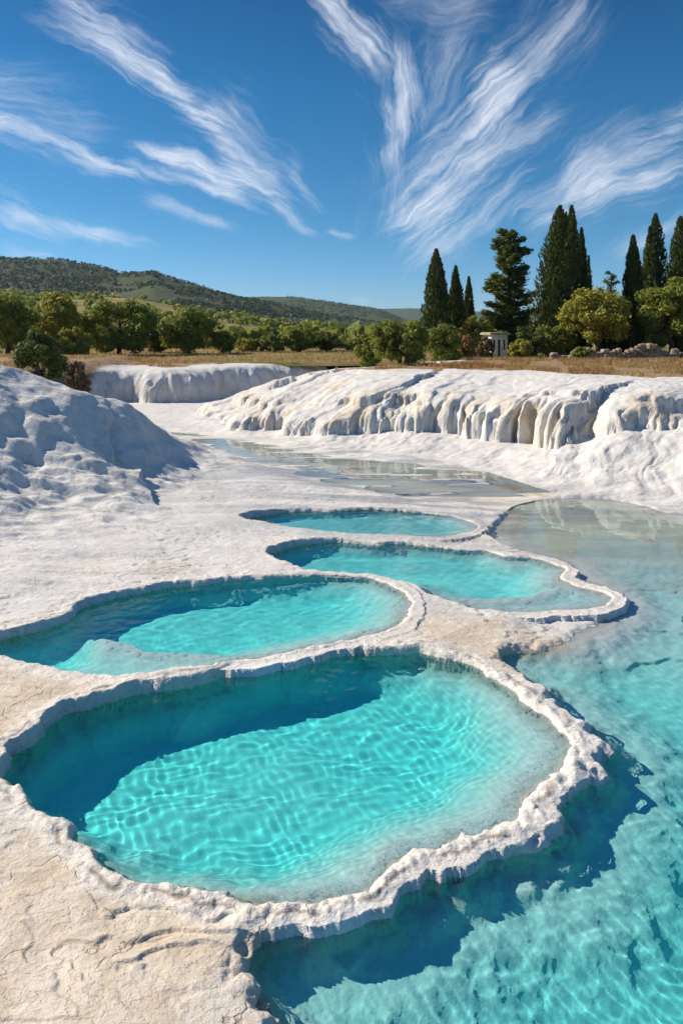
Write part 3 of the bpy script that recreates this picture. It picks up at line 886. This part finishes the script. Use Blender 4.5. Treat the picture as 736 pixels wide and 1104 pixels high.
GC = 'cypresses on the right bank'
cypress(470, 269, 31, 46, 'tall dark cypress, leftmost and biggest of the three left of the cedar', GC, 21, .0, 11000, .22, 3)
cypress(491, 287, 20, 47.5, 'slim dark cypress standing in the middle of the three left of the cedar', GC, 22, .0, 7000, .22, 2)
cypress(505, 299, 13, 49, 'thinnest and shortest cypress of the three left of the cedar', GC, 23, .0, 4500, .28, 1)
cedar(549, 248, 60, 48, 'layered green cedar with spreading branches rising just behind the white hut', None, 31)
cypress(592, 222, 46, 44, 'broad dark cypress leaning right, left side of the tallest clump beside the cedar', GC, 24, .07, 14000, .2, 4)
cypress(611, 222, 30, 46, 'very tall dark cypress in the middle of the clump beside the cedar', GC, 25, .03, 10000, .2, 2)
cypress(625, 246, 18, 47, 'narrow dark cypress on the right flank of the tallest clump', GC, 26, .01, 6000, .22, 1)
cypress(634, 276, 10, 49, 'small scraggly cypress with sky showing through at the edge of the tallest clump', GC, 27, .0, 1700, .5, 1)
cedar(658, 292, 24, 70, 'small distant conifer top peeping out behind the yellow green tree', None, 32, 26, 90, 'conifer_tree', 'conifer')
cypress(682, 254, 25, 45, 'slender cypress rising right behind the yellow green tree', GC, 28, .0, 8000, .22, 1)
cypress(706, 231, 34, 47, 'tall pointed cypress standing between the slender one and the frame edge', GC, 29, .0, 11000, .22, 3)
cypress(733, 234, 36, 45, 'wide dark cypress cut off by the right frame edge', GC, 30, .0, 11000, .22, 3)

GR = 'trees and bushes on the right bank'
broad('broadleaf_tree', 'tree', 643, 306, 70, 41, 'yellow', 'sunlit yellow green round tree with thin trunk above the stone wall', GR, 41, 9000, .12, .2, .16)
broad('broadleaf_tree', 'tree', 676, 316, 34, 43, 'dark', 'dark green leafy tree between the yellow green tree and the right edge tree', GR, 42, 5000, .12, .2, .2)
broad('broadleaf_tree', 'tree', 722, 296, 72, 41, 'mid', 'big bright green leafy tree at the right frame edge over the stone wall', GR, 43, 11000, .14, .2, .1)
broad('bush', 'bush', 430, 341, 66, 30.5, 'mid', 'large bright green bush hanging over the cliff edge left of the cypresses', GR, 44, 9000, None, .13, .0)
broad('bush', 'bush', 399, 358, 30, 31.5, 'mid', 'smaller green bush leaning against the left side of the large cliff edge bush', GR, 45, 4000, None, .12, .0)
broad('bush', 'bush', 513, 334, 50, 47, 'yellow', 'rounded yellow green bush between the three cypresses and the cedar', GR, 46, 5500, None, .18, .0)
broad('bush', 'bush', 478, 348, 40, 36, 'mid', 'mid green bush at the foot of the biggest cypress of the three', GR, 47, 5000, None, .15, .0)
broad('bush', 'bush', 500, 358, 26, 38, 'rust', 'rust tinted low shrub beside the path of dry grass left of the hut', GR, 48, 3000, None, .14, .0)
broad('bush', 'bush', 523, 362, 20, 40, 'brown', 'small dark brownish shrub touching the left wall of the hut', GR, 49, 2600, None, .14, .0)
broad('bush', 'bush', 572, 356, 40, 41, 'dark', 'dark green shrub just right of the hut', GR, 50, 4500, None, .16, .0)
broad('bush', 'bush', 599, 348, 44, 42, 'mid', 'green shrub below the tallest cypress clump', GR, 51, 5500, None, .17, .0)
broad('bush', 'bush', 560, 364, 26, 38, 'yellow', 'low yellowish shrub in front of the hut corner', GR, 52, 2600, None, .13, .0)
broad('bush', 'bush', 627, 373, 20, 36.5, 'mid', 'little round green shrub growing in front of the stone wall', GR, 53, 2200, None, .12, .0)
broad('bush', 'bush', 662, 340, 40, 46, 'dark', 'shaded bush filling the gap under the yellow green tree', GR, 54, 4500, None, .18, .0)

GL = 'trees and bushes on the left bank'
broad('broadleaf_tree', 'tree', 8, 310, 74, 42, 'mid', 'dark leafy tree cut by the left frame edge', GL, 61, 9000, .14, .2, .05)
broad('broadleaf_tree', 'tree', 62, 312, 50, 45, 'yellow', 'yellow green tree second from the left frame edge', GL, 62, 7000, .12, .2, .08)
broad('bush', 'bush', 42, 346, 54, 29.3, 'dark', 'nearly black green bush rooted on the earth bank behind the white mound', GL, 163, 13000, None, .13, .0)
broad('broadleaf_tree', 'tree', 128, 319, 84, 48, 'mid', 'wide round green tree, the largest on the left bank', GL, 64, 11000, .15, .2, .03)
broad('bush', 'bush', 80, 353, 42, 43, 'yellow', 'light yellow green bush between the two leftmost trees and the widest one', GL, 65, 4500, None, .16, .0)
broad('broadleaf_tree', 'tree', 203, 325, 62, 50, 'mid', 'round green tree right of the widest tree on the left bank', GL, 66, 8500, .13, .2, .03)
broad('bush', 'bush', 168, 344, 34, 53, 'dark', 'dark bush in the gap between the widest tree and the round tree', GL, 67, 4000, None, .2, .0)
broad('bush', 'bush', 240, 356, 28, 51, 'mid', 'small green bush touching the right side of the round tree', GL, 68, 3000, None, .18, .0)
broad('bush', 'bush', 266, 364, 34, 54, 'yellow', 'low yellowish bush in the middle of the left bank row', GL, 69, 2800, None, .18, .0)
broad('bush', 'bush', 294, 359, 38, 54, 'mid', 'mid green bush left of the upright bush in the row', GL, 70, 3600, None, .18, .0)
broad('bush', 'bush', 323, 347, 36, 54, 'mid', 'upright green bush, tallest in the row at the end of the left bank', GL, 71, 4500, None, .18, .0)
broad('bush', 'bush', 352, 358, 38, 55, 'dark', 'dark rounded bush right of the upright bush in the row', GL, 72, 3800, None, .18, .0)
broad('bush', 'bush', 381, 364, 30, 56, 'mid', 'last small bush of the row, near the cliff edge bush', GL, 73, 2800, None, .18, .0)
broad('bush', 'bush', 84, 385, 30, 31, 'brown', 'brown dry shrub at the left end of the far white cliff', GL, 74, 3000, None, .11, .0)

# ------------------------------------------------------------------ hut and stone wall
def box(x0, x1, y0, y1, z0, z1):
    v = np.array([[x0, y0, z0], [x1, y0, z0], [x1, y1, z0], [x0, y1, z0], [x0, y0, z1], [x1, y0, z1], [x1, y1, z1], [x0, y1, z1]], float)
    return v, np.array([[0, 3, 2, 1], [4, 5, 6, 7], [0, 1, 5, 4], [1, 2, 6, 5], [2, 3, 7, 6], [3, 0, 4, 7]])


hy = 43.0; hx = at(537.5, hy); hz = zground(hx, hy)
hut = empty('hut', (hx, hy, hz - .05), R(14)); tag(hut, 'little whitewashed hut with flat slab roof among bushes in front of the cedar', 'hut')
hh = EYE + (YH - 361) * hy / F - hz + .05; hw = .56
op = [(-.42, -.27), (-.10, .08), (.27, .41)]         # openings along the front
wl = [box(-hw, hw, .06, 1.1, 0, hh)]
edges = [-hw] + [e for o_ in op for e in o_] + [hw]
for i in range(0, len(edges), 2): wl.append(box(edges[i], edges[i + 1], -.06, .058, 0, hh))
for i, (a, b) in enumerate(op):
    if i != 1: wl.append(box(a + .002, b - .002, -.055, .056, 0, .62))
    wl.append(box(a + .002, b - .002, -.055, .056, hh - .3, hh))
child('wall', joined(wl), PLASTER, hut)
child('roof', joined([box(-hw - .16, hw + .14, -.24, 1.22, hh + .002, hh + .10), box(-hw - .10, hw + .08, -.18, 1.15, hh + .102, hh + .15)]), ROOFING, hut)
child('door', joined([box(-.088, .108, .02, .056, .03, hh - .305), box(.07, .09, .0, .019, hh * .45, hh * .5)]), SHUTTER, hut)
for a, b in (op[0], op[2]):
    child('window', joined([box(a + .004, b - .004, .03, .056, .625, hh - .305), box((a + b) / 2 - .012, (a + b) / 2 + .012, .012, .029, .625, hh - .305), box(a + .004, b - .004, .012, .0285, hh * .55, hh * .57)]), SHUTTER, hut)


def stone(c, s, r):
    n1, n2 = 9, 7; v = []; q = []
    sq = r.uniform(.55, .8)
    for i in range(n2):
        ph = np.pi * i / (n2 - 1)
        for k in range(n1):
            th = 2 * np.pi * k / n1
            d = np.array([math.sin(ph) * math.cos(th), math.sin(ph) * math.sin(th), math.cos(ph)])
            d = np.sign(d) * np.abs(d) ** sq * (1 + r.uniform(-.12, .12))
            v.append(c + d * s)
    for i in range(n2 - 1):
        for k in range(n1):
            q.append([i * n1 + k, (i + 1) * n1 + k, (i + 1) * n1 + (k + 1) % n1, i * n1 + (k + 1) % n1])
    return np.array(v), np.array(q)


r = np.random.default_rng(77); parts = []
wy = 38.0
wx0 = at(596, wy); sx = wx0
zt = lambda x: .8 * (0.75 + .5 * noise(np.array([x * .6]), np.array([.3]), 88)[0])
while sx < at(800, wy):
    z0 = zground(sx, wy) - .05; hcol = zt(sx) * (.35 if sx < at(618, wy) else 1); z = z0
    while z < z0 + hcol:
        s = np.array([r.uniform(.13, .30), r.uniform(.16, .26), r.uniform(.09, .17)])
        parts.append(stone(np.array([sx + r.uniform(-.08, .08), wy + r.uniform(-.12, .12), z + s[2]]), s, r)); z += s[2] * 1.7
    sx += r.uniform(.24, .40)
v, q = joined(parts)
sw_ = mesh_from('stone_wall', v, q, STONE, False)
tag(sw_, 'low tumbledown wall of rough stones under the trees at the right', 'stone wall')

# ------------------------------------------------------------------ dry grass, woods (nobody could count them)
def grass_material():
    m, nt = new_mat('dry_grass'); n = N(nt)
    r_ = n('ShaderNodeNewGeometry').outputs['Random Per Island']; co = n('ShaderNodeNewGeometry').outputs['Position']
    col = n.mix(r_, rgb(.50, .32, .12), rgb(.70, .52, .24))
    col = n.mix(n.ramp(n.noise(co, .6, 3), .48, .62), col, n.mix(r_, rgb(.42, .20, .07), rgb(.56, .33, .13)))
    b = n('ShaderNodeBsdfPrincipled', {'Base Color': col, 'Roughness': .8})
    t = n('ShaderNodeBsdfTranslucent', {'Color': col}); mx = n('ShaderNodeMixShader', {0: .3})
    nt.links.new(b.outputs[0], mx.inputs[1]); nt.links.new(t.outputs[0], mx.inputs[2])
    out = n('ShaderNodeOutputMaterial'); nt.links.new(mx.outputs[0], out.inputs['Surface'])
    return m


r = np.random.default_rng(91)
cand = np.where((A['soil'].ravel() > .55) & (GY.ravel() > 20) & (np.abs(GU.ravel()) < .66))[0]
k = 60000
pos = V[r.choice(cand, k)] + r.normal(size=(k, 3)) * [.06, .1, 0]
dens = fbm(pos[:, 0] * .5, pos[:, 1] * .5, 3, 93)
pos = pos[dens > .08]; k = len(pos)
k2 = 26000
fx_ = r.uniform(-.62, .62, k2); fyy = 38.6 + 22 * r.random(k2) ** 1.3
px_ = np.stack([fx_ * fyy, fyy, far_z(fx_ * fyy, fyy)[0]], 1)
pos = np.vstack([pos, px_]); k = len(pos)
hgt = r.uniform(.06, .20, k) * (1 + .5 * (r.random(k) > .9))
lean_ = r.normal(size=(k, 2)) * .35
tip = pos + np.stack([lean_[:, 0] * hgt, lean_[:, 1] * hgt, hgt], 1)
wv = np.stack([np.cos(r.random(k) * 6.28), .3 * np.sin(r.random(k) * 6.28), np.zeros(k)], 1) * (r.uniform(.02, .05, k)[:, None])
vv = np.stack([pos - wv - [0, 0, .03], pos + wv - [0, 0, .03], tip], 1).reshape(-1, 3)
tag(mesh_from('dry_grass', vv, np.arange(k * 3).reshape(-1, 3), grass_material(), False), 'dry straw and rust coloured grass along the top of the cliffs', 'grass', None, 'stuff')


def woods(name, n_, ylo, yhi, ulo, uhi, hlo, hhi, want_forest, mat, label, seed, per=12):
    r_ = np.random.default_rng(seed)
    y = np.exp(r_.uniform(math.log(ylo), math.log(yhi), n_ * 3)); x = r_.uniform(ulo, uhi, n_ * 3) * y
    z, fo = far_z(x, y)
    cl = fbm(x * 5 / y, np.log(y) * 9, 3, 640)
    keep = ((fo > .5) == want_forest) & (cl > (-.35 if want_forest else .05))
    x, y, z = x[keep][:n_], y[keep][:n_], z[keep][:n_]; m_ = len(x)
    h = r_.uniform(hlo, hhi, m_)
    d = dirs(m_ * per, r_).reshape(m_, per, 3)
    c = np.stack([x, y, z + h * .45], 1)[:, None, :] + d * (h[:, None, None] * np.array([.62, .62, .45]))
    nr_ = (d + r_.normal(size=d.shape) * .4 + [0, 0, .3]).reshape(-1, 3)
    s_ = np.repeat(h, per) * r_.uniform(.45, .8, m_ * per)
    vq = leaf_quads(c.reshape(-1, 3), nr_, s_, s_ * .8, r_)
    tag(mesh_from(name, vq[0], vq[1], mat, False), label, 'woods', None, 'stuff')


woods('hillside_woods', 17000, 300, 1300, -.95, .25, 1.4, 2.8, True, LEAF['wood'], 'far dark trees covering the slopes of the wooded hills', 101)
woods('field_shrubbery', 1100, 62, 290, -.6, .3, 1.0, 2.6, False, LEAF['mid'], 'scattered far shrubs dotting the rolling fields', 102, 22)

# ------------------------------------------------------------------ light, sky, camera
HAZE = 0.00010
SUN_AZ, SUN_EL = R(-72), R(37)          # measured from straight ahead, negative = left
sd = (math.sin(SUN_AZ) * math.cos(SUN_EL), math.cos(SUN_AZ) * math.cos(SUN_EL), math.sin(SUN_EL))
import mathutils
L = bpy.data.lights.new('sun', 'SUN'); L.energy = 5.0; L.angle = R(0.5); L.color = (1.0, .90, .76)
L.cycles.is_caustics_light = True
lo = bpy.data.objects.new('sun', L); COL.objects.link(lo)
lo.rotation_euler = mathutils.Vector(sd).to_track_quat('Z', 'Y').to_euler(); lo.location = (-20, 10, 20)

world = bpy.data.worlds.new('World'); scene.world = world; world.use_nodes = True
nt = world.node_tree; nt.nodes.clear(); n = N(nt)
sky = n('ShaderNodeTexSky'); sky.sky_type = 'NISHITA'; sky.sun_disc = False
sky.sun_elevation = SUN_EL; sky.sun_rotation = SUN_AZ; sky.altitude = 2000; sky.air_density = 1.0; sky.dust_density = 0; sky.ozone_density = 4
dirv = n('ShaderNodeTexCoord').outputs['Generated']
sx = n('ShaderNodeSeparateXYZ', {0: dirv}); dx, dy, dz = sx.outputs
el = n.math('ARCSINE', dz); az = n.math('ARCTAN2', dx, dy)
ramp = n('ShaderNodeValToRGB', {0: n.ramp(el, 0., 1.0)})
ramp = n('ShaderNodeValToRGB', {0: n.math('MULTIPLY', el, 1.0, clamp=True)})
els = ramp.color_ramp.elements
stops = [(0.0, (.40, .55, .70)), (.135, (.22, .53, .63)), (.33, (.10, .50, .63)), (.45, (.06, .38, .54)), (.56, (.30, .60, .80)), (.72, (.62, .86, 1.0)), (1.0, (.75, .92, 1.0))]
els[0].position = stops[0][0]; els[0].color = stops[0][1] + (1,)
els[1].position = stops[-1][0]; els[1].color = stops[-1][1] + (1,)
for p, c in stops[1:-1]:
    e = els.new(p); e.color = c + (1,)
col = n.mix(1.0, sky.outputs[0], ramp.outputs[0], 'MULTIPLY')

# cirrus: long wisps of ice cloud, each a bowed band of stretched noise in azimuth and elevation
def azel(px, py):
    a, b = (px - CX) / F, (YH - py) / F
    return math.atan2(a, 1), math.asin(b / math.sqrt(1 + a * a + b * b))


q = n('ShaderNodeCombineXYZ', {0: az, 1: el}).outputs[0]
wn = n('ShaderNodeTexNoise', {'Vector': q}); wn.inputs['Scale'].default_value = 9; wn.inputs['Detail'].default_value = 4; wn.inputs['Roughness'].default_value = .6
wv_ = n('ShaderNodeVectorMath', {0: wn.outputs['Color'], 1: (.5, .5, .5)}, operation='SUBTRACT').outputs[0]
wv_ = n('ShaderNodeVectorMath', {0: wv_}, operation='SCALE'); wv_.inputs['Scale'].default_value = .05
qq = n('ShaderNodeVectorMath', {0: q, 1: wv_.outputs[0]}, operation='ADD').outputs[0]
patch = n.noise(qq, 14, 4, .6)
clear = None
FIB = {}
# (x0, y0, x1, y1, half width start, end, bow, strength, fibre angle)
STREAKS = [
    (40, -40, 185, 90, 26, 17, -.03, .80, .15), (150, 55, 262, 150, 15, 9, -.05, .90, .1), (215, 95, 300, 225, 13, 16, -.07, .70, .5),
    (-40, 118, 150, 192, 15, 9, .02, .85, .0), (100, 170, 305, 228, 10, 7, .03, .65, .0), (140, 150, 275, 222, 9, 12, .07, .75, .15),
    (-40, 80, 120, 150, 34, 22, .0, .28, .4), (-40, 215, 165, 272, 15, 7, .01, .62, .0), (155, 214, 260, 250, 8, 5, .0, .40, .0), (0, 266, 70, 276, 6, 4, 0, .35, 0),
    (335, -25, 428, 75, 12, 24, -.06, .85, .2), (432, 40, 405, 190, 26, 13, .10, .70, .2), (310, 165, 355, 235, 7, 8, -.1, .35, .3), (350, 250, 385, 262, 7, 5, 0, .3, .2),
    (640, -30, 500, 110, 34, 30, .06, .42, -.1), (545, 55, 505, 165, 20, 34, .05, .80, -.4), (530, 130, 420, 275, 34, 26, -.02, .95, -.35), (620, 110, 480, 180, 12, 16, .06, .42, -.1),
    (575, 180, 440, 285, 9, 15, .04, .60, -.1), (760, 105, 585, 215, 16, 20, .07, .72, -.1), (760, 165, 560, 245, 12, 12, .03, .72, -.05), (650, 150, 560, 250, 14, 18, .0, .40, -.2),
    (760, 230, 640, 285, 8, 12, .0, .40, .1), (375, 322, 398, 330, 5, 4, 0, .35, .0), (410, -20, 540, 20, 20, 24, 0, .30, .2),
    (235, 80, 318, 222, 22, 16, -.05, .42, .2), (285, 212, 345, 262, 8, 6, .0, .40, .0), (425, 150, 415, 265, 12, 16, .05, .42, .0), (500, 20, 450, 150, 26, 18, .05, .28, -.2), (690, 120, 600, 235, 22, 26, .0, .40, -.2),
]
for i, (x0, y0, x1, y1, w0, w1, bow, st, fa) in enumerate(STREAKS):
    a0, e0 = azel(x0, y0); a1, e1 = azel(x1, y1); ln_ = math.hypot(a1 - a0, e1 - e0); th = math.atan2(e1 - e0, a1 - a0)
    mp = n('ShaderNodeMapping', {'Vector': n('ShaderNodeVectorMath', {0: qq, 1: (a0, e0, 0)}, operation='SUBTRACT').outputs[0], 'Rotation': (0, 0, -th)})
    sp = n('ShaderNodeSeparateXYZ', {0: mp.outputs[0]})
    t = n.math('DIVIDE', sp.outputs[0], ln_)
    d = n.math('SUBTRACT', sp.outputs[1], n.math('MULTIPLY', n.math('MULTIPLY', t, n.math('SUBTRACT', 1.0, t)), 4 * bow * ln_))
    w = n.math('MULTIPLY_ADD', t, 1.45 * (w1 - w0) / F, 1.45 * w0 / F)
    e = n.math('DIVIDE', d, w)
    env = n.math('EXPONENT', n.math('MULTIPLY', n.math('MULTIPLY', e, e), -1.0))
    env = n.math('MULTIPLY', env, n.math('MULTIPLY', n.ramp(t, -.18, .26), n.ramp(t, 1.2, .70)))
    key = round((th + fa) / .35)
    if key not in FIB:
        rot = n('ShaderNodeMapping', {'Vector': qq, 'Rotation': (0, 0, -key * .35)}).outputs[0]
        lo_ = n.noise(n('ShaderNodeMapping', {'Vector': rot, 'Location': (key * 3.1, key * 1.7, 0), 'Scale': (5, 36, 1)}).outputs[0], 1.0, 8, .66, .5)
        hi_ = n.noise(n('ShaderNodeMapping', {'Vector': rot, 'Location': (key * 5.1, key * 2.7, 0), 'Scale': (12, 120, 1)}).outputs[0], 1.0, 5, .62, .5)
        FIB[key] = n.math('MULTIPLY_ADD', hi_, .34, n.math('MULTIPLY', lo_, .66))
    fib = FIB[key]
    # a solid heart that frays outwards: the thinner the veil, the more the fibres eat into it
    cut = n.math('MULTIPLY_ADD', env, -.24, .54)
    dens = n.ramp(fib, cut, n.math('ADD', cut, .42), 0, 1.15)
    dens = n.math('MULTIPLY', n.math('MULTIPLY', dens, n.math('POWER', env, .75)), min(1.0, st * 1.1))
    dens = n.math('MULTIPLY', dens, n.ramp(patch, .20, .60, .55, 1.08), clamp=True)
    inv = n.math('SUBTRACT', 1.0, dens)
    clear = inv if clear is None else n.math('MULTIPLY', clear, inv)
cloud = n.math('SUBTRACT', 1.0, clear, clamp=True)
col = n.mix(n.math('MULTIPLY', cloud, .92), col, rgb(5.6, 5.9, 6.5))
bg = n('ShaderNodeBackground', {'Color': col, 'Strength': .12})
out = n('ShaderNodeOutputWorld'); nt.links.new(bg.outputs[0], out.inputs['Surface'])

# air: an even pale haze in a closed box round the whole scene
hm, hnt = new_mat('haze'); hn = N(hnt)
pv = hn('ShaderNodeVolumePrincipled', {'Color': rgb(.62, .80, 1.0), 'Density': HAZE, 'Anisotropy': .2})
ho = hn('ShaderNodeOutputMaterial'); hnt.links.new(pv.outputs[0], ho.inputs['Volume'])
hv, hq = box(-4200, 4200, -300, 4000, -3.6, 175)
haze = mesh_from('haze', hv, hq, hm, False); tag(haze, 'thin pale air over the whole valley', 'haze', None, 'stuff')

cam = bpy.data.cameras.new('camera'); co = bpy.data.objects.new('camera', cam); COL.objects.link(co)
co.location = (0, 0, EYE); co.rotation_euler = (R(90), 0, 0)
cam.sensor_fit = 'VERTICAL'; cam.sensor_height = 36; cam.lens = 36 * F / 1104
cam.shift_y = -(552 - YH) / 1104
cam.clip_end = 20000; cam.clip_start = .05
scene.camera = co
vs = scene.view_settings; vs.view_transform = 'Standard'; vs.look = 'None'; vs.exposure = 0.42; vs.gamma = 1; vs.use_curve_mapping = False
c = scene.cycles
c.max_bounces = 14; c.diffuse_bounces = 6; c.glossy_bounces = 6; c.transmission_bounces = 8; c.transparent_max_bounces = 12; c.volume_bounces = 0
c.caustics_refractive = True; c.caustics_reflective = False; c.blur_glossy = 0.0; c.sample_clamp_indirect = 6
c.use_denoising = True
